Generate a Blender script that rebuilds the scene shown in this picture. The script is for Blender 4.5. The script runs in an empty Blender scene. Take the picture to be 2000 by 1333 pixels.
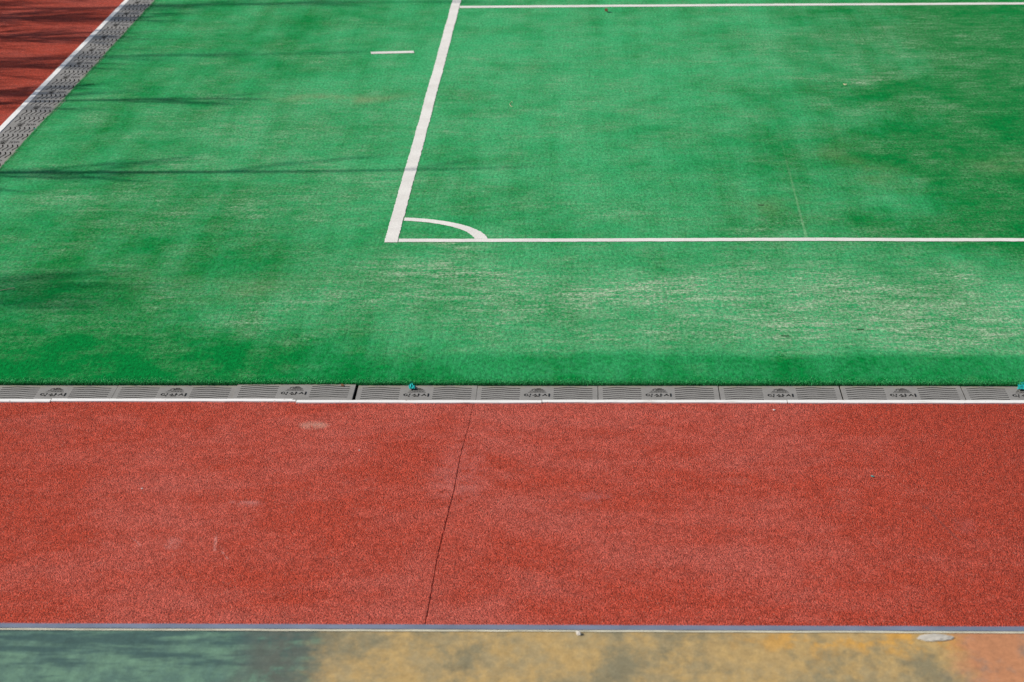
import bpy, bmesh, math, random
import numpy as np
from mathutils import Vector, Matrix, geometry
random.seed(7); rng = np.random.default_rng(7)
S = bpy.context.scene; COL = S.collection

# ------------------------------------------------------------------ helpers
def mesh_obj(name, verts, faces, mat=None, parent=None, smooth=False):
    me = bpy.data.meshes.new(name); me.from_pydata(verts, [], faces); me.update()
    if mat: me.materials.append(mat)
    if smooth:
        me.polygons.foreach_set('use_smooth', [True]*len(me.polygons))
    o = bpy.data.objects.new(name, me); COL.objects.link(o)
    if parent: o.parent = parent
    return o
def tag(o, label=None, cat=None, group=None, kind=None):
    if label: o['label'] = label
    if cat: o['category'] = cat
    if group: o['group'] = group
    if kind: o['kind'] = kind
    return o
def empty(name, loc=(0, 0, 0), rz=0):
    o = bpy.data.objects.new(name, None); COL.objects.link(o)
    o.location = loc; o.rotation_euler = (0, 0, rz); o.empty_display_size = .1
    return o
def copy_tree(o, parent=None):
    c = o.copy(); COL.objects.link(c)
    if parent: c.parent = parent
    for ch in list(o.children): copy_tree(ch, c)
    return c
def extrude_poly(pts, z0, z1):
    """closed prism from a simple 2-D outline (counter-clockwise)"""
    n = len(pts)
    v = [(x, y, z1) for x, y in pts] + [(x, y, z0) for x, y in pts]
    tris = geometry.tessellate_polygon([[Vector((x, y, 0)) for x, y in pts]])
    f = []
    for t in tris:
        a, b, c = [Vector(pts[i]) for i in t]
        if (b-a).x*(c-a).y-(b-a).y*(c-a).x < 0: t = t[::-1]
        f.append(tuple(t)); f.append(tuple(i+n for i in t[::-1]))
    for i in range(n):
        j = (i+1) % n
        f.append((i, i+n, j+n, j))
    return v, f
def join(parts):
    V, F = [], []
    for v, f in parts:
        k = len(V); V += list(v); F += [tuple(i+k for i in q) for q in f]
    return V, F
def box(x0, x1, y0, y1, z0, z1):
    return extrude_poly([(x0, y0), (x1, y0), (x1, y1), (x0, y1)], z0, z1)

# ------------------------------------------------------------------ materials
class NT:
    def __init__(s, name):
        s.m = bpy.data.materials.new(name); s.m.use_nodes = True
        s.t = s.m.node_tree; s.b = s.t.nodes['Principled BSDF']
        s.tc = s.t.nodes.new('ShaderNodeTexCoord')
    def n(s, typ, **kw):
        x = s.t.nodes.new(typ)
        for k, v in kw.items(): setattr(x, k, v)
        return x
    def put(s, sock, v):
        if isinstance(v, bpy.types.NodeSocket): s.t.links.new(v, sock)
        elif v is not None:
            if isinstance(v, (tuple, list)) and len(v) == 3 and sock.type == 'RGBA': v = (*v, 1)
            sock.default_value = v
    def coords(s, sc=(1, 1, 1), which='Object'):
        m = s.n('ShaderNodeMapping'); s.put(m.inputs['Vector'], s.tc.outputs[which]); m.inputs['Scale'].default_value = sc
        return m.outputs[0]
    def noise(s, scale, detail=3, rough=.55, sc=(1, 1, 1), dist=0, off=None):
        x = s.n('ShaderNodeTexNoise'); v = s.coords(sc)
        if off: v.node.inputs['Location'].default_value = off
        s.put(x.inputs['Vector'], v)
        x.inputs['Scale'].default_value = scale; x.inputs['Detail'].default_value = detail
        x.inputs['Roughness'].default_value = rough; x.inputs['Distortion'].default_value = dist
        return x.outputs['Fac']
    def vor(s, scale, sc=(1, 1, 1), feature='F1'):
        x = s.n('ShaderNodeTexVoronoi', feature=feature); s.put(x.inputs['Vector'], s.coords(sc)); x.inputs['Scale'].default_value = scale
        return x
    def math(s, op, a, b=0., c=0., clamp=False):
        x = s.n('ShaderNodeMath', operation=op, use_clamp=clamp)
        for i, v in enumerate((a, b, c)): s.put(x.inputs[i], v)
        return x.outputs[0]
    def ramp(s, f, lo, hi, a=0., b=1., smooth=True):
        x = s.n('ShaderNodeMapRange', interpolation_type='SMOOTHSTEP' if smooth else 'LINEAR')
        for k, v in zip(('Value', 'From Min', 'From Max', 'To Min', 'To Max'), (f, lo, hi, a, b)): s.put(x.inputs[k], v)
        return x.outputs[0]
    def mix(s, f, a, b, blend='MIX'):
        x = s.n('ShaderNodeMix', data_type='RGBA', blend_type=blend, clamp_factor=True)
        s.put(x.inputs[0], f); s.put(x.inputs[6], a); s.put(x.inputs[7], b)
        return x.outputs[2]
    def scale(s, col, f):
        x = s.n('ShaderNodeVectorMath', operation='SCALE'); s.put(x.inputs[0], col); s.put(x.inputs['Scale'], f)
        return x.outputs[0]
    def attr(s, name):
        return s.n('ShaderNodeAttribute', attribute_name=name).outputs['Fac']
    def xyz(s):
        x = s.n('ShaderNodeSeparateXYZ'); s.put(x.inputs[0], s.tc.outputs['Object']); return x.outputs
    def bump(s, h, strength=.5, dist=.01):
        x = s.n('ShaderNodeBump'); x.inputs['Strength'].default_value = strength; x.inputs['Distance'].default_value = dist
        s.put(x.inputs['Height'], h); s.put(s.b.inputs['Normal'], x.outputs[0])
    def out(s, col, rough=.8, spec=.3):
        s.put(s.b.inputs['Base Color'], col); s.put(s.b.inputs['Roughness'], rough); s.put(s.b.inputs['Specular IOR Level'], spec)
        return s.m

def mat_turf():
    t = NT('turf_fibre')
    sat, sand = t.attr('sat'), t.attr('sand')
    x = t.xyz()
    n1 = t.noise(.55, 4, .6)
    n2 = t.noise(2.0, 6, .68, (1, .55, 1))
    tuft = t.noise(13, 5, .72, (1, .55, 1))
    grain = t.noise(38, 4, .75, (1, .33, 1))
    fine = t.noise(75, 2, .6, (1, .6, 1))
    rows = t.noise(2.2, 4, .6, (1, .035, 1))
    comb = t.noise(42, 2, .5, (1, .04, 1))
    streak = t.noise(4.6, 9, .80, (.55, 1.5, 1), .15)
    fleck = t.noise(46, 4, .78, (.7, .6, 1), off=(7, 2, 0))
    c = lambda n, w: t.math('MULTIPLY', t.math('SUBTRACT', n, .5), w)
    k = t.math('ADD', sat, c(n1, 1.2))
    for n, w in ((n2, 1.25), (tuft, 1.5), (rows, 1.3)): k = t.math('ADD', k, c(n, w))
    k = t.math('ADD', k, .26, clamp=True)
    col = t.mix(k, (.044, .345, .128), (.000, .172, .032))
    # dusty sand worked into the fibres: a thin grey-green film, then brighter worn flecks
    patch = t.noise(1.7, 6, .72, (.9, .65, 1), off=(2, 9, 0))
    film = t.math('MULTIPLY', t.math('ADD', t.math('ADD', sand, .04), c(patch, 2.0)), t.ramp(t.math('ADD', streak, c(fleck, 1.1)), .36, .66), clamp=True)
    col = t.mix(t.math('MULTIPLY', film, .88), col, (.230, .370, .215))
    lo = t.math('SUBTRACT', .70, t.math('MULTIPLY', t.math('MINIMUM', sand, .9), .20))
    ff = t.ramp(t.math('ADD', t.math('ADD', streak, c(patch, .55)), c(fleck, 1.0)), lo, t.math('ADD', lo, .24))
    col = t.mix(t.math('MULTIPLY', ff, t.math('ADD', .20, t.math('MINIMUM', t.math('MAXIMUM', sand, 0.), .5))), col, (.42, .50, .35))
    br = t.math('MULTIPLY', t.attr('brown'), t.ramp(n2, .35, .62))
    col = t.mix(br, col, (.24, .29, .15))
    sd = t.math('ABSOLUTE', t.math('SUBTRACT', t.math('SUBTRACT', x[0], 3.045), t.math('MULTIPLY', x[1], .0140)))
    sd = t.math('ADD', sd, c(n2, .04))
    seam = t.math('MULTIPLY', t.ramp(sd, .004, .016, 1, 0), t.math('MULTIPLY', t.ramp(x[1], 4.92, 5.0), t.ramp(x[1], 5.3, 10, .22, .03)))
    col = t.mix(seam, col, (.36, .52, .30))
    v = t.math('MULTIPLY', t.ramp(grain, .28, .72, .50, 1.50, False), t.ramp(tuft, .3, .7, .84, 1.16, False))
    v = t.math('MULTIPLY', v, t.ramp(comb, .35, .65, .95, 1.05, False))
    dark = t.ramp(t.noise(20, 3, .65, (.7, .8, 1), off=(3, 5, 0)), .69, .76, 1, .45)
    v = t.math('MULTIPLY', v, dark)
    col = t.scale(col, v)
    t.bump(t.math('ADD', fine, t.math('MULTIPLY', tuft, 1.5)), .5, .012)
    return t.out(col, 1., .04)
def mat_blade():
    t = NT('turf_blade')
    r = t.attr('rnd')
    col = t.mix(r, (.006, .22, .045), (.07, .44, .15))
    return t.out(col, .6, .3)
def mat_line():
    t = NT('white_turf_yarn')
    f = t.noise(70, 2, .6); n = t.noise(2.2, 4, .6); st = t.noise(30, 3, .6, (.6, 1.4, 1))
    col = t.mix(t.ramp(n, .35, .65), (.70, .67, .62), (.77, .745, .69))
    col = t.mix(t.ramp(st, .63, .8, 0, .35), col, (.50, .58, .46))
    col = t.scale(col, t.ramp(f, .3, .7, .86, 1.06, False))
    t.bump(f, .4, .008)
    return t.out(col, .85, .15)
def mat_track():
    t = NT('red_rubber_granules')
    v = t.vor(125, (1, .75, 1))
    rgb = t.n('ShaderNodeSeparateColor'); t.put(rgb.inputs[0], v.outputs['Color'])
    big = t.noise(.55, 6, .66, (1, 1.2, 1)); mid = t.noise(3.0, 5, .65, (.9, .9, 1)); fine = t.noise(120, 2, .6); clump = t.noise(16, 4, .7, (1, .6, 1))
    x = t.xyz()
    c = lambda n, w: t.math('MULTIPLY', t.math('SUBTRACT', n, .5), w)
    dust_and_falloff = t.math('ADD', t.ramp(big, .34, .66), t.math('ADD', c(mid, 1.3), c(clump, .8)))
    dust_and_falloff = t.math('SUBTRACT', t.math('SUBTRACT', dust_and_falloff, t.ramp(x[0], 1.2, 4.2, 0, .65)), t.ramp(x[0], -3.8, -2.2, .35, 0), clamp=True)
    edge = t.math('MULTIPLY', t.ramp(x[0], 2.4, 4.6, 1, .88), t.ramp(x[0], -4.6, -2.4, .90, 1))  # lens falloff at both sides painted into colour; dust tone drops with it
    col = t.mix(dust_and_falloff, (.468, .063, .033), (.515, .104, .072))
    v_ = t.math('MULTIPLY', t.ramp(rgb.outputs[0], 0, 1, .50, 1.48, False), t.ramp(clump, .3, .7, .84, 1.16, False))
    pit = t.ramp(v.outputs['Distance'], .45, .85, 1, .50)
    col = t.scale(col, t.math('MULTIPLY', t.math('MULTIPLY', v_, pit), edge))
    col = t.mix(t.ramp(rgb.outputs[1], .93, .99, 0, .45), col, (.64, .25, .18))
    for px, py, rx, ry, w, cc in ((-1.266, -1.03, .13, .12, .5, (.60, .36, .27)), (-1.55, -2.86, .12, .10, .14, (.58, .26, .23)), (.96, -2.70, .16, .15, .16, (.50, .24, .24)),
                                  (-.05, -2.2, .25, .8, .16, (.58, .24, .22)), (2.05, -2.35, .10, .12, .12, (.5, .24, .2)), (3.6, -3.3, .10, .20, .15, (.40, .16, .16)), (-2.0, -3.7, .07, .16, .2, (.6, .3, .26))):
        d = t.math('ADD', t.math('POWER', t.math('DIVIDE', t.math('SUBTRACT', x[0], px), rx), 2.), t.math('POWER', t.math('DIVIDE', t.math('SUBTRACT', x[1], py), ry), 2.))
        f = t.math('MULTIPLY', t.ramp(d, 0, 1.3, w, 0), t.ramp(clump, .32, .58))
        col = t.mix(f, col, cc)
    # shoe scuffs: short thin strokes
    for ax, ay, bx, by, w, k, cc in ((3.34, -2.80, 3.52, -3.62, .012, .5, (.16, .055, .045)), (-1.72, -3.55, -1.69, -3.85, .012, .35, (.66, .34, .29)), (-1.64, -3.85, -1.58, -4.0, .010, .4, (.68, .36, .3)), (-2.30, -3.60, -2.22, -3.75, .010, .3, (.62, .3, .25)), (-1.72, -2.83, -1.50, -2.85, .035, .28, (.58, .27, .24))):
        L = math.hypot(bx-ax, by-ay); dx, dy = (bx-ax)/L, (by-ay)/L
        rx, ry = t.math('SUBTRACT', x[0], ax), t.math('SUBTRACT', x[1], ay)
        u = t.math('ADD', t.math('MULTIPLY', rx, dx), t.math('MULTIPLY', ry, dy)); q = t.math('ABSOLUTE', t.math('SUBTRACT', t.math('MULTIPLY', rx, dy), t.math('MULTIPLY', ry, dx)))
        f = t.math('MULTIPLY', t.ramp(q, w*.4, w*1.3, k, 0), t.math('MULTIPLY', t.ramp(u, -.02, .04), t.ramp(u, L-.04, L+.02, 1, 0)))
        col = t.mix(t.math('MULTIPLY', f, t.ramp(clump, .35, .55)), col, cc)
    h = t.math('ADD', t.math('MULTIPLY', t.math('SUBTRACT', 1., v.outputs['Distance']), 1.2), t.math('MULTIPLY', fine, .8))
    t.bump(h, .9, .007)
    return t.out(col, .9, .12)
def mat_plate():
    t = NT('grey_composite')
    n = t.noise(4, 5, .6); f = t.noise(60, 3, .6); g = t.noise(17, 4, .6)
    col = t.mix(t.ramp(n, .3, .7), (.220, .208, .188), (.272, .258, .236))
    x = t.xyz()
    edge = t.math('MULTIPLY', t.ramp(x[1], .33, .45), t.ramp(g, .35, .62))
    col = t.mix(t.math('MULTIPLY', edge, .55), col, (.30, .28, .17))
    col = t.scale(col, t.ramp(f, .3, .7, .90, 1.10, False))
    t.bump(f, .15, .002)
    return t.out(col, .6, .35)
def mat_simple(name, c, rough=.7, spec=.3, var=.12, sc=12., bump=.1):
    t = NT(name); n = t.noise(sc, 4, .6)
    col = t.scale(t.mix(0., c, c), t.ramp(n, .3, .7, 1-var, 1+var, False))
    t.bump(n, bump, .003)
    return t.out(col, rough, spec)
def mat_strip():
    t = NT('white_painted_strip')
    n = t.noise(9, 5, .65, (.6, 2, 1)); d = t.noise(24, 3, .6)
    col = t.mix(t.ramp(n, .52, .75), (.82, .80, .76), (.60, .56, .50))
    col = t.mix(t.ramp(d, .66, .72), col, (.30, .22, .18))
    t.bump(d, .1, .002)
    return t.out(col, .6, .3)
def mat_ledge():
    t = NT('painted_concrete')
    x = t.xyz()
    wob = t.noise(5, 5, .65)
    px = t.math('ADD', x[0], t.math('MULTIPLY', t.math('SUBTRACT', wob, .5), .34))
    n = t.noise(2.6, 7, .70, (1, .55, 1)); n2 = t.noise(6, 6, .68, (1, .5, 1), off=(4, 1, 0)); f = t.noise(110, 3, .75, (1, .5, 1)); g = t.noise(18, 6, .8, (1, .5, 1))
    st = t.noise(4, 6, .62, (.55, 2.2, 1), off=(1, 8, 0))
    yel = t.mix(t.ramp(n2, .38, .64), (.450, .300, .115), (.345, .262, .130))
    yel = t.mix(t.ramp(n, .43, .62, 0, .80), yel, (.180, .168, .105))
    yel = t.mix(t.math('MULTIPLY', t.math('MULTIPLY', t.ramp(x[0], 1.2, 2.2), t.ramp(x[1], -8.3, -7.9)), t.ramp(n2, .44, .62)), yel, (.56, .30, .065))
    grn = t.mix(t.ramp(n2, .35, .65), (.130, .240, .160), (.085, .160, .125))
    grn = t.mix(t.ramp(t.math('ADD', st, t.ramp(x[1], -8.5, -7.9, -.06, .06)), .44, .62, 0, .85), grn, (.040, .084, .080))  # dark streaks standing in for branch shadows, painted into the green
    org = t.mix(t.ramp(n, .42, .60), (.47, .205, .095), (.27, .185, .135))
    col = t.mix(t.ramp(px, -.66, -.50), grn, yel)
    col = t.mix(t.ramp(px, 2.76, 2.98), col, org)
    sc = t.math('MULTIPLY', t.ramp(t.math('ABSOLUTE', t.math('ADD', px, .74)), .0, .36, 1, 0), t.ramp(n2, .32, .54))
    col = t.mix(t.math('MULTIPLY', sc, .9), col, (.105, .115, .090))
    col = t.scale(col, t.math('MULTIPLY', t.ramp(f, .3, .7, .86, 1.14, False), t.ramp(g, .3, .7, .76, 1.24, False)))
    t.bump(t.math('ADD', f, g), .25, .004)
    return t.out(col, .75, .25)
def mat_ground():
    t = NT('bare_ground')
    n = t.noise(.7, 6, .6); f = t.noise(30, 4, .6)
    col = t.mix(n, (.16, .13, .09), (.26, .22, .16))
    t.bump(f, .4, .02)
    return t.out(t.scale(col, t.ramp(f, .3, .7, .8, 1.2, False)), .9, .2)

M = dict(turf=mat_turf(), blade=mat_blade(), line=mat_line(), track=mat_track(), plate=mat_plate(), strip=mat_strip(), ledge=mat_ledge(),
         ground=mat_ground(),
         ink_slot_shade=mat_simple('black_recess', (.010, .010, .009), .8, .2), emblem=mat_simple('dark_grey_relief', (.060, .057, .052), .8, .2),
         pit=mat_simple('drain_concrete', (.10, .095, .09), .9, .2, .2, 6),
         blue=mat_simple('blue_paint', (.165, .195, .265), .6, .3, .14, 5), cream=mat_simple('cream_paint', (.66, .62, .47), .6, .3, .2, 7),
         teal=mat_simple('teal_plastic', (.004, .36, .33), .5, .4, .2, 40, .4), brown=mat_simple('dry_leaf', (.13, .055, .025), .8, .2, .3, 40, .4),
         straw=mat_simple('pale_straw', (.62, .58, .36), .8, .2, .2, 40, .2), twig=mat_simple('dark_twig', (.035, .03, .02), .9, .1, .2, 40, .2),
         stone=mat_simple('grey_stone', (.48, .45, .41), .9, .2, .2, 30, .5), mortar=mat_simple('pale_mortar', (.47, .44, .38), .9, .2, .2, 14, .6),
         bark=mat_simple('grey_bark', (.12, .10, .08), .9, .2, .3, 8, .5), speck=mat_simple('white_chip', (.60, .54, .50), .7, .3, .1))

# ------------------------------------------------------------------ setting: ground and field
DZ = -.025            # drain level below the turf tips
gnd = mesh_obj('ground', [(-900, -900, -.45), (900, -900, -.45), (900, 900, -.45), (-900, 900, -.45)], [(0, 1, 2, 3)], M['ground'])
tag(gnd, 'bare brown ground around the sports field', 'ground', kind='structure')

# turf: one sheet, fine where the wear patterns are
TX0, TY0 = -5.665, .052
xs = np.concatenate([np.arange(TX0, 8.6, .06), np.linspace(8.7, 40, 40)])
ys = np.concatenate([np.arange(TY0, 20.6, .06), np.linspace(20.8, 60, 50)])
XX, YY = np.meshgrid(xs, ys)
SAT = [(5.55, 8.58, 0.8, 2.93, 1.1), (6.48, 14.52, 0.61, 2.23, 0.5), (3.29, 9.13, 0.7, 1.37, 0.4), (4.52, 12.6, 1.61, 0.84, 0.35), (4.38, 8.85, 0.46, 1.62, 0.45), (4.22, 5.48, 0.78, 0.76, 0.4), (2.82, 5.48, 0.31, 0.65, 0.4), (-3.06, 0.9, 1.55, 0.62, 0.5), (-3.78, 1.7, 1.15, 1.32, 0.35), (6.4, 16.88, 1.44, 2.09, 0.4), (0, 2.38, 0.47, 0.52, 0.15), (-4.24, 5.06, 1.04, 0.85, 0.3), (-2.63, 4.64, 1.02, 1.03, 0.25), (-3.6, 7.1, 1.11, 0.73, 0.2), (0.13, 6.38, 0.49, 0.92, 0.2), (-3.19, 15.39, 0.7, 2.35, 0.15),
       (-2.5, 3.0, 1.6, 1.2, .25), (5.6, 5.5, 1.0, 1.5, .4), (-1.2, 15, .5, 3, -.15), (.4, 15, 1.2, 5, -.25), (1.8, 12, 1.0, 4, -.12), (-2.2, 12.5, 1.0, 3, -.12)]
SAND = [(2.58, 2.56, 1.64, 0.88, 0.7), (4.38, 2.05, 0.92, 1.01, 0.8), (0.93, 3.1, 1.2, 0.82, 0.55), (2.05, 1.39, 1.34, 0.48, 0.6), (-0.53, 3.47, 0.98, 0.94, 0.4), (-1.65, 2.38, 1.41, 1.22, 0.35), (-2.99, 10.01, 1.22, 1.74, 0.3), (-1.66, 7.09, 1.38, 0.97, 0.3), (5.18, 15.68, 1.75, 1.97, 0.35), (4.8, 11.62, 0.94, 0.30, 0.4), (1.15, 6.38, 0.27, 0.46, 0.5), (-4.65, 6.74, 0.22, 0.28, 0.6), (-3.86, 5.93, 0.8, 0.9, 0.3), (-2.73, 6.27, 0.32, 0.18, 0.4), (-4.97, 10.92, 0.19, 0.37, 0.6), (-0.33, 4.62, 0.2, 0.06, 0.6), (-0.01, 12.14, 1.93, 2.63, 0.12), (4.47, 13.46, 1.32, 0.18, 0.45), (3.57, 3.1, 0.95, 0.73, 0.5), (3.49, 4.84, 1.02, 0.62, 0.2), (1.58, 11.65, 0.25, 0.25, 0.35)]
BROWN = [(-1.83, 12.32, .75, .22, .55), (-2.7, 12.1, .6, .2, .25), (4.0, 8.4, .25, 1.2, .25), (-.33, 4.61, .22, .05, .4), (5.9, 8.0, .5, .6, .3), (-2.6, 3.2, 1.0, .5, .15), (2.7, 6.0, .6, .5, .2)]
wx = XX + .22*np.sin(YY*1.7+1.3*np.sin(XX*1.1)) + .1*np.sin(YY*4.1+XX*2.3)
wy = YY + .25*np.sin(XX*1.9+.8*np.sin(YY*.9)) + .1*np.sin(XX*5.3-YY*1.7)
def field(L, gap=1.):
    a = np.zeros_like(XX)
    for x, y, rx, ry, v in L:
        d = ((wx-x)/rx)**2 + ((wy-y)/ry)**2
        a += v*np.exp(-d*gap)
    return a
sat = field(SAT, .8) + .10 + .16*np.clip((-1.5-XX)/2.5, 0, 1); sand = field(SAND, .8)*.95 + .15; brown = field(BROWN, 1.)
soft = np.clip((.3-XX)/2.0, 0, 1); front = np.clip((.95 + .05*np.sin(XX*2.1) + .9*soft - YY)/(.22 + 1.7*soft), 0, 1)          # the strip along the drain has no sand worked in
sat += front*(.34 + .12*np.clip((-XX-1)/3, 0, 1)); sand *= (1-.97*front); sand -= .15*front
sat += np.clip((.35-YY)/.35, 0, 1)*.15
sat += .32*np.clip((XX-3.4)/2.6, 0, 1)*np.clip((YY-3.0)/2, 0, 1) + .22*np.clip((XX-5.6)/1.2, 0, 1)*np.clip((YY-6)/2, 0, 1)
nx, ny = len(xs), len(ys)
V = np.stack([XX.ravel(), YY.ravel(), np.zeros(nx*ny)], 1).tolist()
idx = np.arange(nx*ny).reshape(ny, nx)
F = np.stack([idx[:-1, :-1].ravel(), idx[:-1, 1:].ravel(), idx[1:, 1:].ravel(), idx[1:, :-1].ravel()], 1).tolist()
# real pile edge: front and left sides drop to the bed, uneven
def skirt(ids, dx, dy):
    base = len(V)
    for i in ids: V.append((V[i][0]+dx, V[i][1]+dy, DZ-.006))
    for a in range(len(ids)-1): F.append((ids[a], base+a, base+a+1, ids[a+1]))
for i in idx[0, :]: V[i] = (V[i][0], V[i][1]+random.uniform(-.006, .006)+.006*math.sin(V[i][0]*2.3), V[i][2]-random.uniform(.002, .007))
for i in idx[:, 0]: V[i] = (V[i][0]+random.uniform(-.006, .006), V[i][1], V[i][2]-random.uniform(.002, .007))
skirt(idx[0, :].tolist(), 0, .012); skirt(idx[:, 0].tolist()[::-1], .012, 0)
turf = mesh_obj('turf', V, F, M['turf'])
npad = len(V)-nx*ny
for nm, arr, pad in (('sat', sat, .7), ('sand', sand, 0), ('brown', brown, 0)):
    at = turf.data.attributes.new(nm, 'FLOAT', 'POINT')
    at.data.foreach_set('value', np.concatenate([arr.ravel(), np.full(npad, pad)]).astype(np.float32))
tag(turf, 'worn green artificial turf with sandy streaks and white pitch lines', 'artificial turf', kind='structure')

# white lines sewn into the turf (parts of it), each with slightly ragged sides
def strip_along(p0, p1, w, step=.05, jit=.004, z=.004):
    p0, p1 = Vector(p0), Vector(p1); d = (p1-p0); L = d.length; d /= L; nrm = Vector((-d.y, d.x))
    n = max(2, int(L/step)); V, F = [], []
    wob = [random.uniform(-.006, .006) for _ in range(n//12+3)]
    for i in range(n+1):
        c = p0 + d*(L*i/n); k = i/12; a = int(k); s = wob[a]*(1-(k-a))+wob[a+1]*(k-a)
        for sgn in (0, 1):
            q = c + nrm*(w*sgn + s + random.uniform(-jit, jit)); V.append((q.x, q.y, z))
        if i: F.append((2*i-2, 2*i, 2*i+1, 2*i-1))
    return V, F
XL, XR, YG = -1.103, -.972, 4.765
o = mesh_obj('touchline', *strip_along((XR, YG-.006), (XR, 60), XR-XL), M['line'], turf); o['label'] = 'wide white touchline running away from the corner'
o = mesh_obj('goal_line', *join([strip_along((XR+.006, YG+.006), (3.2, YG+.045), .128), strip_along((3.2, YG+.045), (25, YG-.16), .128)]), M['line'], turf); o['label'] = 'white goal line across the pitch at the corner arc'
o = mesh_obj('penalty_area_line', *join([strip_along((XR+.006, 18.90), (3.2, 19.02), .185), strip_along((3.2, 19.02), (25, 19.4), .18)]), M['line'], turf); o['label'] = 'farther white line parallel to the goal line'
o = mesh_obj('distance_mark', *strip_along((-2.008, 15.13), (-1.424, 15.20), .16, .04), M['line'], turf); o['label'] = 'short white dash outside the touchline'
V, F = [], []
for i in range(61):
    for sgn, R in ((0, .905), (1, 1.037)):
        a0 = math.asin(.140/R); a1 = math.acos(.137/R); a = a0+(a1-a0)*i/60
        R2 = R + random.uniform(-.004, .004)
        V.append((XL+R2*math.cos(a), YG+R2*math.sin(a), .004))
    if i: F.append((2*i-2, 2*i-1, 2*i+1, 2*i))
o = mesh_obj('corner_arc', V, F, M['line'], turf); o['label'] = 'white quarter circle corner arc'

# blades standing along the cut edges of the turf
V, F, R = [], [], []
def blade(x, y, z0, h, lx, ly, w=.0028):
    k = len(V); a = random.uniform(0, math.pi); c, s = math.cos(a)*w, math.sin(a)*w
    V.extend([(x-c, y-s, z0), (x+c, y+s, z0), (x+lx*.4-c*.7, y+ly*.4-s*.7, z0+h*.6), (x+lx*.4+c*.7, y+ly*.4+s*.7, z0+h*.6), (x+lx, y+ly, z0+h)])
    F.extend([(k, k+1, k+3, k+2), (k+2, k+3, k+4)]); r = random.random(); R.extend([r*.5, r*.5, r, r, r])
for i in range(52000):
    x = random.uniform(TX0, 9.0); y = TY0 + (abs(random.gauss(0, .06)) if i % 2 else random.uniform(-.014, .010))
    e = y < TY0+.012
    z0 = -.022 if e else -.006
    blade(x, y, z0, random.uniform(.020, .032) if e else random.uniform(.008, .016), random.gauss(0, .008), random.gauss(-.008 if e else 0, .008))
for i in range(22000):
    y = random.uniform(TY0, 22); x = TX0 + abs(random.gauss(0, .03)); e = x < TX0+.012
    blade(x, y, -.018 if e else -.006, random.uniform(.016, .024) if e else random.uniform(.008, .016), random.gauss(-.003 if e else 0, .008), random.gauss(0, .008))
grass = mesh_obj('grass', V, F, M['blade'])
grass.data.attributes.new('rnd', 'FLOAT', 'POINT').data.foreach_set('value', R)
tag(grass, 'short green plastic blades along the cut turf edge', 'turf edge', kind='stuff')

# running track: thick rubber slabs with a real open joint
TZ = -.022
seam_pts = [(.0, -.40), (-.016, -.476), (-.028, -1.012), (-.062, -1.648), (-.079, -2.594), (-.110, -3.358), (-.132, -4.068), (-.138, -4.731), (-.149, -5.16), (-.185, -7.5)]
sp = []
for a, b in zip(seam_pts[:-1], seam_pts[1:]):
    n = max(1, int((a[1]-b[1])/.06))
    for i in range(n): sp.append((a[0]+(b[0]-a[0])*i/n+random.uniform(-.002, .002), a[1]+(b[1]-a[1])*i/n))
sp.append(seam_pts[-1])
def gapw(y): return .0015 + .0020*min(1, max(0, (-y-.8)/2)) + random.uniform(-.0010, .0014)
sl = [(x-gapw(y), y) for x, y in sp]; sr = [(x+gapw(y), y) for x, y in sp]
left = [(-6.8, -.40), (-6.8, -7.5)] + sl[::-1]
right = sr[::1] + [(40, -7.5), (40, -.40)]
side = [(-14, -7.5), (-6.8, -7.5), (-6.8, -.40), (-6.118, -.40), (-6.118, 60), (-14, 60)]
filler = strip_along((.02, -.42), (-.185, -7.5), .12, .5, 0, TZ-.008); filler = ([(x-.06, y, z) for x, y, z in filler[0]], [q[::-1] for q in filler[1]])
V, F = join([filler, extrude_poly(left, -.06, TZ), extrude_poly(right, -.06, TZ), extrude_poly(side, -.06, TZ)])
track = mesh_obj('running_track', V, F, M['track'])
tag(track, 'red granular rubber running track with a thin open joint across it', 'running track', kind='structure')
bed = mesh_obj('track_bed', *join([box(-14, 40, -7.5, -.46, -.44, -.061), box(-14, -6.14, -.46, 60, -.44, -.061)]), M['pit'])
tag(bed, 'dark base under the red running track', 'track base', kind='structure')
# pale scuffs on the track are stored as a stain mask on their own finer patch of vertices
me = track.data; bm = bmesh.new(); bm.from_mesh(me)
top = [f for f in bm.faces if f.normal.z > .9]
bmesh.ops.triangulate(bm, faces=top); bm.to_mesh(me); bm.free()

# ------------------------------------------------------------------ drain: channel, edging, covers
chan = mesh_obj('drain_channel', *join([box(-6.08, 40, -.385, .10, -.43, -.36), box(-6.08, 40, -.43, -.385, -.43, -.055), box(-6.08, 40, .105, .15, -.43, -.062),
                box(-6.085, -5.60, .105, 60, -.43, -.36), box(-6.13, -6.085, -.43, 60, -.43, -.055), box(-5.60, -5.55, .15, 60, -.43, -.062)]), M['pit'])
tag(chan, 'dark concrete drain channel under the grey covers', 'drain channel', kind='structure')

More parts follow.
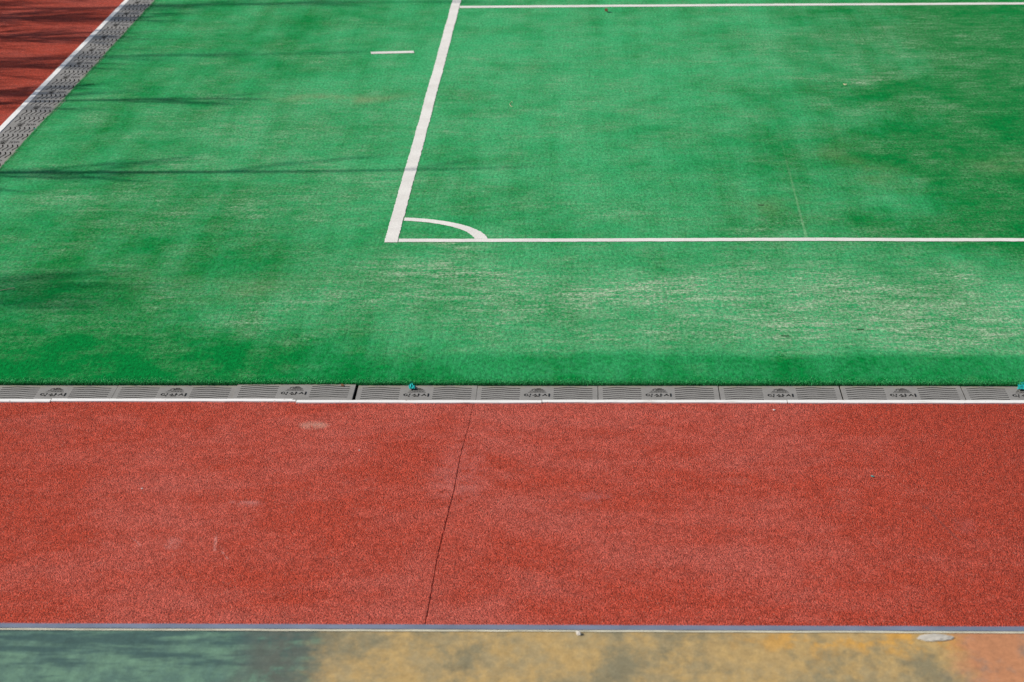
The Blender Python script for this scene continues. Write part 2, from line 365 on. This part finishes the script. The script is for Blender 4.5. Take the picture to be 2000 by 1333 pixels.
def ribbon(pts, w0, w1=None):
    """thick brush stroke: outline round a polyline; returns ccw polygon"""
    w1 = w0 if w1 is None else w1; n = len(pts); Lp, Rp = [], []
    for i, p in enumerate(pts):
        a = Vector(pts[max(0, i-1)]); b = Vector(pts[min(n-1, i+1)]); d = (b-a).normalized(); nr = Vector((-d.y, d.x))
        w = (w0+(w1-w0)*i/(n-1))/2; p = Vector(p); Lp.append(p+nr*w); Rp.append(p-nr*w)
    poly = [tuple(q) for q in Rp+Lp[::-1]]
    ar = sum(poly[i][0]*poly[(i+1) % len(poly)][1]-poly[(i+1) % len(poly)][0]*poly[i][1] for i in range(len(poly)))
    return poly if ar > 0 else poly[::-1]
PL, PW, PT = .996, .458, .022
def plate_mesh():
    hx = PL/2; loops = [[(-hx, 0), (hx, 0), (hx, PW), (-hx, PW)]]
    for u0, u1 in ((-.460, -.142), (.136, .456)):
        for k in range(6):
            vb = .080 + k*.0575
            pts = []
            for i in range(19):
                s = i/18; hump = .5-.5*math.cos(math.pi*(s/.40 if s < .40 else max(0, (.86-s)/.46)))
                pts.append((u0+(u1-u0)*s, vb + .025*hump - .004*s))
            loops.append(ribbon(pts, .0155))
    vs, es = [], []
    for lp in loops:
        k = len(vs); n = len(lp); vs += [Vector(p) for p in lp]; es += [(k+i, k+(i+1) % n) for i in range(n)]
    ov, oe, of, *_ = geometry.delaunay_2d_cdt(vs, es, [], 0, 1e-6)
    def inside(p, lp):
        c = False
        for i in range(len(lp)):
            (x1, y1), (x2, y2) = lp[i], lp[i-1]
            if (y1 > p[1]) != (y2 > p[1]) and p[0] < (x2-x1)*(p[1]-y1)/(y2-y1)+x1: c = not c
        return c
    V = [(v.x, v.y, 0) for v in ov]
    F = [tuple(f) for f in of]
    F = [f for f in F if not any(inside((sum(V[i][0] for i in f)/len(f), sum(V[i][1] for i in f)/len(f)), lp) for lp in loops[1:])]
    F = [f if (ov[f[1]]-ov[f[0]]).cross(ov[f[2]]-ov[f[0]]) > 0 else f[::-1] for f in F]
    n = len(V); cnt = {}
    for f in F:
        for i in range(len(f)): cnt[(f[i], f[(i+1) % len(f)])] = 1
    V2 = V + [(x, y, -PT) for x, y, _ in V]
    W = [(a, a+n, b+n, b) for (a, b) in cnt if (b, a) not in cnt]
    return V2, F + W + [tuple(i+n for i in f[::-1]) for f in F]
def lettering_mesh():
    Z = lambda x, y: ((x-1062)/4740., .212-(y-605)*.00066)
    st = []
    ring = [Z(640+62*math.cos(a), 648+40*math.sin(a)) for a in [math.pi*.1+i*math.pi*2*.93/16 for i in range(17)]]
    st.append(ribbon(ring[:9], .006, .0125)); st.append(ribbon(ring[8:], .0125, .006))
    st.append(ribbon([Z(803, 602), Z(797, 662)], .0105, .008))
    st.append(ribbon([Z(640, 694), Z(720, 690), Z(752, 688)], .006, .008)); st.append(ribbon([Z(770, 684), Z(776, 724)], .0115, .0105))
    st.append(ribbon([Z(1005, 614), Z(960, 645), Z(890, 678)], .0105, .004)); st.append(ribbon([Z(990, 640), Z(1062, 680)], .006, .009))
    st.append(ribbon([Z(1146, 602), Z(1140, 694)], .0110, .0075)); st.append(ribbon([Z(1160, 648), Z(1218, 656)], .008, .005))
    st.append(ribbon([Z(985, 686), Z(990, 722)], .0115, .0100)); st.append(ribbon([Z(1018, 714), Z(1080, 712), Z(1158, 716)], .007, .006))
    st.append(ribbon([Z(1385, 616), Z(1340, 652), Z(1268, 692)], .0105, .004)); st.append(ribbon([Z(1365, 640), Z(1442, 690)], .006, .009))
    st.append(ribbon([Z(1530, 602), Z(1526, 722)], .0110, .0090))
    return join([extrude_poly(p, -.004, .0012+.0002*i) for i, p in enumerate(st)])
def emblem_mesh():
    st = []
    E = lambda x, y: ((x-1060)/16.67/237, .252+(420-y)*.00094)
    st.append(ribbon([E(765, 422), E(1060, 418), E(1358, 420)], .0105, .0115))
    st.append(ribbon([E(915, 392), E(1120, 390), E(1330, 386)], .0125, .010))
    for x in (960, 1050, 1140, 1225): st.append(ribbon([E(x, 394), E(x+36, 394)], .017))
    st.append(ribbon([E(810, 386), E(860, 382), E(915, 366)], .012, .007))
    st.append(ribbon([E(962, 362), E(1100, 360), E(1295, 356)], .0125, .010))
    st.append(ribbon([E(870, 348), E(920, 328), E(995, 316)], .006, .010))
    st.append(ribbon([E(985, 340), E(1100, 334), E(1240, 336)], .0135, .010))
    st.append(ribbon([E(1030, 315), E(1100, 308), E(1175, 312)], .011, .010))
    return join([extrude_poly(p, -.004, .0008+.0002*i) for i, p in enumerate(st)])
proto = empty('drain_cover', (0, 0, 0))
pv, pf = plate_mesh()
po = mesh_obj('plate', pv, pf, M['plate'], proto); po.data.materials.append(M['ink_slot_shade'])
for pg in po.data.polygons:      # slot walls coloured black: the shade inside the slots is painted on
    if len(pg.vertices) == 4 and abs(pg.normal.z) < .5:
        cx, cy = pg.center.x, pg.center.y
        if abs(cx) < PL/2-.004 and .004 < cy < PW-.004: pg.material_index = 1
mesh_obj('lettering', *lettering_mesh(), M['ink_slot_shade'], proto)['label'] = 'black Korean lettering reading 익산시'
mesh_obj('emblem', *emblem_mesh(), M['emblem'], proto)['label'] = 'dark emblem of stacked bars above the lettering'
PZ = DZ + .003
used = [False]
def place_cover(x, y, z, rz, label, group, sx=1.):
    o = copy_tree(proto) if used[0] else proto
    used[0] = True
    o.location = (x, y, z); o.rotation_euler = (random.uniform(-.004, .004), random.uniform(-.003, .003), rz); o.scale = (sx, 1, 1)
    tag(o, label, 'drain cover', group); return o
G1, G2 = 'grey drain covers along the near turf edge', 'grey drain covers along the left turf edge'
front = [  # k, dx, dy, dz, rz, scale, label
 (-4, 0, 0, 0, .000, 1, 'grey slotted drain cover cut off by the left picture edge, in the near row'),
 (-3, 0, .0, 0, .000, 1.0, 'grey slotted drain cover second from the left in the near row'),
 (-2, -.008, .012, .010, -.004, .992, 'slightly raised grey drain cover just left of the wide black gap'),
 (-1, .006, -.004, 0, .002, .992, 'grey drain cover just right of the wide black gap, teal scrap on its emblem'),
 (0, 0, 0, 0, -.002, 1.0, 'grey drain cover at the top of the track joint, fifth from the left'),
 (1, .0, 0, .001, .001, .996, 'grey drain cover right of the track joint, sixth from the left'),
 (2, 0, -.003, 0, .002, .996, 'third grey drain cover from the right picture edge in the near row'),
 (3, .002, .002, .001, -.002, .994, 'grey slotted drain cover second from the right in the near row'),
 (4, .002, 0, 0, .001, .996, 'grey drain cover cut off by the right picture edge, teal scrap beside its emblem')]
for k, dx, dy, dz, rz, sx, lab in front:
    place_cover(k+.5+dx, -.400+dy, PZ+dz, rz, lab, G1, sx)
ords = ['nearest', 'second nearest', 'third nearest', 'fourth nearest', 'fifth nearest', 'sixth nearest', 'seventh nearest', 'eighth nearest', 'ninth nearest', 'tenth nearest', 'eleventh nearest', 'farthest']
for i, k in enumerate(range(-1, 11)):
    place_cover(-6.072+random.uniform(-.004, .004), 9.53+k+(.0 if k != 2 else .004), PZ+.016+random.uniform(0, .004), -math.pi/2+random.uniform(-.003, .003),
                ords[i]+' grey drain cover of the row beside the left track', G2, 1.0 if k not in (1, 2, 6) else .995)

# the rows carry on past the picture edges
for k in (-6, -5, 5, 6, 7, 8):
    place_cover(k+.5, -.400, PZ, 0, 'grey drain cover of the near row beyond the %s picture edge' % ('left' if k < 0 else 'right'), G1, .996)
for k in list(range(-9, -1))+list(range(11, 17)):
    place_cover(-6.072, 9.53+k, PZ+.016, -math.pi/2, 'grey drain cover of the left row %s the picture' % ('below the frame of' if k < 0 else 'above the frame of'), G2, .996)
# white edging boards between drain and track
def board(x0, x1, ya, yb, n=14):
    lo = [(x0+(x1-x0)*i/n, ya+random.uniform(-.004, .003)) for i in range(n+1)]
    hi = [(x0+(x1-x0)*i/n, yb+random.uniform(-.0015, .0015)) for i in range(n+1)]
    return extrude_poly(lo+hi[::-1], -.054, -.012)
G3 = 'white edging boards beside the near track'
for (x0, x1, ya, yb, lab) in [(-6.05, -3.488, -.442, -.372, 'white edging board at the left picture edge between drain and near track'),
        (-3.480, -1.472, -.425, -.358, 'white edging board left of the step below the wide black gap'),
        (-1.464, .540, -.455, -.391, 'white edging board set nearer the track, below the wide black gap'),
        (.546, 2.537, -.442, -.378, 'white edging board starting right of the track joint'),
        (2.544, 4.535, -.447, -.374, 'white edging board at the right picture edge beside the near track')]:
    o = mesh_obj('edging_board', *board(x0, x1, ya, yb), M['strip']); tag(o, lab, 'edging', G3)
for x0 in (4.545, 6.55, 8.55):
    o = mesh_obj('edging_board', *board(x0, x0+1.99, -.447, -.374), M['strip']); tag(o, 'white edging board beside the near track beyond the right picture edge', 'edging', G3)
G4 = 'white edging boards beside the left track'
for i, y0 in enumerate((9.45, 11.45, 13.45, 15.45, 17.45, 19.45)):
    v, f = board(y0, y0+1.99, .0, .068)
    o = mesh_obj('edging_board', [(-6.052-y, x, z+.014) for x, y, z in v], [q[::-1] for q in f], M['strip'])
    tag(o, ['nearest', 'second nearest', 'third nearest', 'fourth nearest', 'fifth nearest', 'farthest'][i]+' white edging board along the left track', 'edging', G4)

for y0 in (-.43, 1.47, 3.45, 5.45, 7.45, 21.45, 23.45, 25.45):
    v, f = board(y0, y0+(1.89 if y0 < 0 else 1.97 if y0 < 2 else 1.99), .0, .068)
    o = mesh_obj('edging_board', [(-6.052-y, x, z+.014) for x, y, z in v], [q[::-1] for q in f], M['strip'])
    tag(o, 'white edging board along the left track outside the picture', 'edging', G4)
# ------------------------------------------------------------------ painted ledge in the foreground
ledge = empty('concrete_ledge', (0, 0, 0))
def grid_slab(x0, x1, y0, y1, z1, nx=120, ny=2, amp=.003):
    V, F = [], []
    for j in range(ny+1):
        for i in range(nx+1): V.append((x0+(x1-x0)*i/nx, y0+(y1-y0)*j/ny+(random.uniform(-amp, amp)), z1))
    for j in range(ny):
        for i in range(nx): a = j*(nx+1)+i; F.append((a, a+1, a+nx+2, a+nx+1))
    return V, F
mesh_obj('slab', *box(-14, 16, -12.5, -7.690, -.44, 1.0), M['ledge'], ledge)['label'] = 'ledge top painted green, yellow and orange'
mesh_obj('blue_border', *grid_slab(-14, 16, -7.746, -7.680, 1.006, 200, 1, .002), M['blue'], ledge)
mesh_obj('cream_line', *grid_slab(-14, 16, -7.770, -7.749, 1.004, 200, 1, .0035), M['cream'], ledge)
tag(ledge, 'foreground concrete ledge painted green, yellow and orange with a blue border', 'ledge')

# ------------------------------------------------------------------ small litter
def blob(name, loc, sx, sy, sz, mat, label, cat, rz=0, sub=2, jit=.22, group=None):
    bm = bmesh.new(); bmesh.ops.create_icosphere(bm, subdivisions=sub, radius=1)
    for v in bm.verts:
        r = 1+random.uniform(-jit, jit); v.co = Vector((v.co.x*sx*r, v.co.y*sy*r, max(-.3, v.co.z)*sz*r))
    me = bpy.data.meshes.new(name); bm.to_mesh(me); bm.free(); me.materials.append(mat)
    o = bpy.data.objects.new(name, me); COL.objects.link(o); o.location = loc; o.rotation_euler = (0, 0, rz)
    return tag(o, label, cat, group)
def crumple(name, loc, w, h, mat, label, cat, rz=0, amp=.02, n=7, outline=None):
    """thin crumpled scrap with thickness"""
    V, F = [], []
    for j in range(n+1):
        for i in range(n+1):
            u, v = i/n-.5, j/n-.5
            s = 1 if outline is None else outline(u, v)
            V.append((u*w*s+random.uniform(-1, 1)*w*.04, v*h+random.uniform(-1, 1)*h*.04, .003+abs(random.gauss(0, amp))+amp*.6*math.sin(u*7+v*4)**2))
    for j in range(n):
        for i in range(n): a = j*(n+1)+i; F.append((a, a+1, a+n+2, a+n+1))
    o = mesh_obj(name, V, F, mat); sm = o.modifiers.new('thick', 'SOLIDIFY'); sm.thickness = .002
    o.location = loc; o.rotation_euler = (0, 0, rz); return tag(o, label, cat)
def strand(name, pts, r, mat, label, cat):
    cu = bpy.data.curves.new(name, 'CURVE'); cu.dimensions = '3D'; cu.bevel_depth = r; cu.bevel_resolution = 1
    s = cu.splines.new('POLY'); s.points.add(len(pts)-1)
    for p, q in zip(s.points, pts): p.co = (*q, 1)
    tmp = bpy.data.objects.new(name, cu); me = bpy.data.meshes.new_from_object(tmp); bpy.data.objects.remove(tmp); bpy.data.curves.remove(cu)
    me.materials.append(mat); o = bpy.data.objects.new(name, me); COL.objects.link(o); return tag(o, label, cat)
crumple('plastic_scrap', (-.545, -.005, DZ+.010), .050, .19, M['teal'], 'torn teal plastic scrap lying from the turf edge onto a drain cover', 'litter', .10, .007, 8, lambda u, v: .50 if v > .10 else 1.0)
crumple('plastic_scrap', (4.512, -.015, DZ+.012), .085, .17, M['teal'], 'teal plastic scrap on the drain at the right picture edge', 'litter', -.2, .006, 8)
crumple('plastic_scrap', (-5.700, 10.30, DZ+.006), .045, .16, M['teal'], 'tiny teal scrap on the left drain beside the turf', 'litter', -.6, .004, 5)
crumple('dry_leaf', (-1.121, -.003, DZ+.008), .024, .060, M['brown'], 'small curled brown leaf on the raised drain cover', 'leaf', .4, .008, 5, lambda u, v: 1.1-abs(v)*1.6)
crumple('dry_leaf', (1.22, 18.50, .004), .045, .10, M['brown'], 'curled brown leaf on the turf below the far white line', 'leaf', .2, .022, 5, lambda u, v: 1.1-abs(v)*1.4)
crumple('dry_leaf', (4.218, 12.84, .003), .020, .045, M['straw'], 'small pale leaf on the turf at the right', 'leaf', .9, .01, 5, lambda u, v: 1.1-abs(v)*1.6)
strand('twig', [(-5.52+.022*i, 12.97+.01*i+random.uniform(-.008, .008), .008) for i in range(5)], .004, M['twig'], 'short dark twig on the turf near the left drain', 'twig')
strand('curled_fibre', [(-.023+.022*math.cos(a)+.01*a*.5, 11.74+.10*math.sin(a)-.03*a, .008+.004*math.sin(2*a)) for a in [i*.45 for i in range(12)]], .0022, M['straw'], 'thin pale curled fibre lying on the turf', 'litter')
strand('straw_stalk', [(-4.72+.05*i, 2.78+.05*i+.01*math.sin(i), .008) for i in range(6)], .003, M['straw'], 'pale straw stalk on the shaded turf at the left edge', 'straw')
for i, (x, y, lab) in enumerate([(2.712, 6.326, 'dark short twig on the turf above the goal line'), (3.30, 1.62, 'small dark twig on the sandy turf at the right'), (2.62, 1.42, 'thin dark twig lowest on the sandy turf')]):
    a = random.uniform(-.5, .5)
    strand('twig', [(x+.022*k*math.cos(a), y+.022*k*math.sin(a), .008) for k in range(4)], .0035, M['twig'], lab, 'twig')
blob('stone', (.854, -7.80, 1.006), .013, .022, .013, M['stone'], 'small pale stone on the ledge near the blue border', 'stone', .3)
blob('mortar_lump', (2.79, -7.835, 1.003), .098, .048, .010, M['mortar'], 'flat pale lump of dried mortar on the yellow part of the ledge', 'mortar', .06, 3, .10)
crumple('plastic_scrap', (3.046, -2.253, TZ+.003), .018, .03, M['teal'], 'tiny teal plastic bit lying on the red track', 'litter', .3, .003, 4)
blob('stone_chip', (-.851, -1.652, TZ+.003), .006, .010, .004, M['speck'], 'tiny white chip on the red track left of the joint', 'chip', .3)
blob('stone_chip', (2.42, -.62, TZ+.003), .010, .012, .005, M['speck'], 'tiny white chip on the red track near the right edging boards', 'chip', .8)
blob('stone_chip', (-2.4, -2.55, TZ+.003), .006, .009, .004, M['speck'], 'tiny white chip on the left half of the red track', 'chip', 1.3)

# ------------------------------------------------------------------ bare trees whose shadows reach in from the left
def tube(V, F, pts, r0, r1, sides=5):
    k = len(V); n = len(pts)
    for i, p in enumerate(pts):
        a = Vector(pts[max(0, i-1)]); b = Vector(pts[min(n-1, i+1)]); d = (b-a).normalized()
        u = d.cross(Vector((.31, .17, .93)) if abs(d.z) < .9 else Vector((1, 0, 0))).normalized(); w = d.cross(u)
        r = r0+(r1-r0)*i/(n-1)
        for s in range(sides):
            t = 2*math.pi*s/sides; V.append(tuple(Vector(p)+u*(r*math.cos(t))+w*(r*math.sin(t))))
    for i in range(n-1):
        for s in range(sides):
            a = k+i*sides+s; b = k+i*sides+(s+1) % sides; F.append((a, b, b+sides, a+sides))
def make_tree(x, y, H, r, label, seed, nb=44, spread=1.0):
    R = random.Random(seed); root = empty('bare_tree', (x, y, -.45)); tag(root, label, 'tree', 'bare trees left of the track')
    tv, tf = [], []; n = 14
    trunk = [Vector((.10*math.sin(i*.7+seed)*i/n, .10*math.cos(i*.9+seed)*i/n, H*i/n)) for i in range(n+1)]
    tube(tv, tf, trunk, r, .018, 8); mesh_obj('trunk', tv, tf, M['bark'], root, True)
    cv, cf = [], []
    for b in range(nb):
        t = R.uniform(.22, .97); h = t*n; i = int(h); p = trunk[i].lerp(trunk[min(n, i+1)], h-i)
        az = R.uniform(0, 2*math.pi); L = (.5+2.6*(1-t)**.8)*R.uniform(.6, 1.1)*spread; up = R.uniform(.7, 1.5)
        d = Vector((math.cos(az), math.sin(az), up)).normalized(); pts = [p]
        for s in range(5):
            d = (d+Vector((R.gauss(0, .10), R.gauss(0, .10), .09))).normalized(); pts.append(pts[-1]+d*(L/5))
        br = .014+.040*(1-t); tube(cv, cf, pts, br, .006, 5)
        for q in range(R.randint(6, 9)):
            s = R.uniform(.25, .95)*5; j = int(s); pp = pts[j].lerp(pts[min(5, j+1)], s-j)
            d2 = (d+Vector((R.gauss(0, .6), R.gauss(0, .6), R.gauss(.1, .4)))).normalized(); l2 = L*R.uniform(.18, .42)
            p2 = [pp, pp+d2*l2*.5, pp+(d2+Vector((0, 0, .15)))*l2]; tube(cv, cf, p2, br*.5, .005, 4)
    mesh_obj('crown', cv, cf, M['bark'], root, True)
SUN_EL, SUN_AZ = math.radians(36), math.radians(3.2)
for i, (x, ysh, H, r, nb) in enumerate([(-17, 7.85, 13.0, .20, 26), (-17, 11.9, 10.6, .17, 40), (-26, 15.1, 17.8, .22, 50), (-26, 19.2, 18.9, .26, 70), (-17.5, 23.2, 11.8, .18, 60), (-31, 2.9, 20.9, .34, 110), (-16.5, -1.9, 7.6, .12, 40), (-15.6, -7.5, 10.9, .12, 60), (-16.0, -9.4, 10.5, .13, 60)]):
    make_tree(x, ysh-(-5.6-x)*math.tan(SUN_AZ), H, r, 'bare leafless tree left of the track, shadow caster number %s from the far end' % ['four', 'three', 'two', 'one', 'zero', 'five', 'six', 'seven', 'eight'][i], 11+i*3, nb, 1.7 if i == 5 else 1.0)

for i, (x, y, H) in enumerate([(-15.6, 9.6, 6.6), (-15.2, 12.6, 7.2), (-15.8, 14.3, 7.8), (-15.3, 16.6, 7.4), (-15.9, 18.2, 8.0), (-15.2, 20.6, 7.6), (-15.6, 22.4, 7.8)]):
    make_tree(x, y-.5, H, .10, 'low twiggy bare tree before the tall ones left of the track, number %s' % ['one', 'two', 'three', 'four', 'five', 'six', 'seven'][i], 101+i*7, 110, 1.1)

# ------------------------------------------------------------------ light, sky, camera
w = bpy.data.worlds.new('World'); S.world = w; w.use_nodes = True
nt = w.node_tree; bg = nt.nodes['Background']; sky = nt.nodes.new('ShaderNodeTexSky'); sky.sky_type = 'NISHITA'; sky.sun_disc = False
sky.sun_elevation = SUN_EL
sd = Vector((-math.cos(SUN_AZ)*math.cos(SUN_EL), -math.sin(SUN_AZ)*math.cos(SUN_EL), math.sin(SUN_EL)))   # towards the sun
sky.sun_rotation = math.atan2(sd.x, sd.y)
nt.links.new(sky.outputs[0], bg.inputs[0]); bg.inputs[1].default_value = .075
L = bpy.data.lights.new('sun', 'SUN'); L.energy = 4.3; L.angle = math.radians(.53); L.color = (1, .945, .865)
lo = bpy.data.objects.new('sun', L); COL.objects.link(lo); lo.rotation_euler = sd.to_track_quat('Z', 'Y').to_euler()

C = bpy.data.cameras.new('camera'); co = bpy.data.objects.new('camera', C); COL.objects.link(co); S.camera = co
fw = Vector((-0.025789513453671847, 0.9590595225130779, -0.28202789449416166)); rt = Vector((0.9996671666966281, 0.024932648209631626, -0.006627132259924545)); up = Vector((-0.0006758879778917893, 0.2821049367349708, 0.9593833164305078))
m = Matrix((rt, up, -fw)).transposed().to_4x4(); m.translation = Vector((0.8748818661570482, -21.69764186213655, 6.757267529462507)); co.matrix_world = m
C.sensor_width = 36; C.lens = 5346.7/2000*36; C.clip_end = 3000; C.clip_start = .1
C.dof.use_dof = True; C.dof.focus_distance = 24.5; C.dof.aperture_fstop = 3.4
S.view_settings.view_transform = 'Standard'; S.view_settings.look = 'None'; S.view_settings.exposure = .27; S.view_settings.gamma = 1
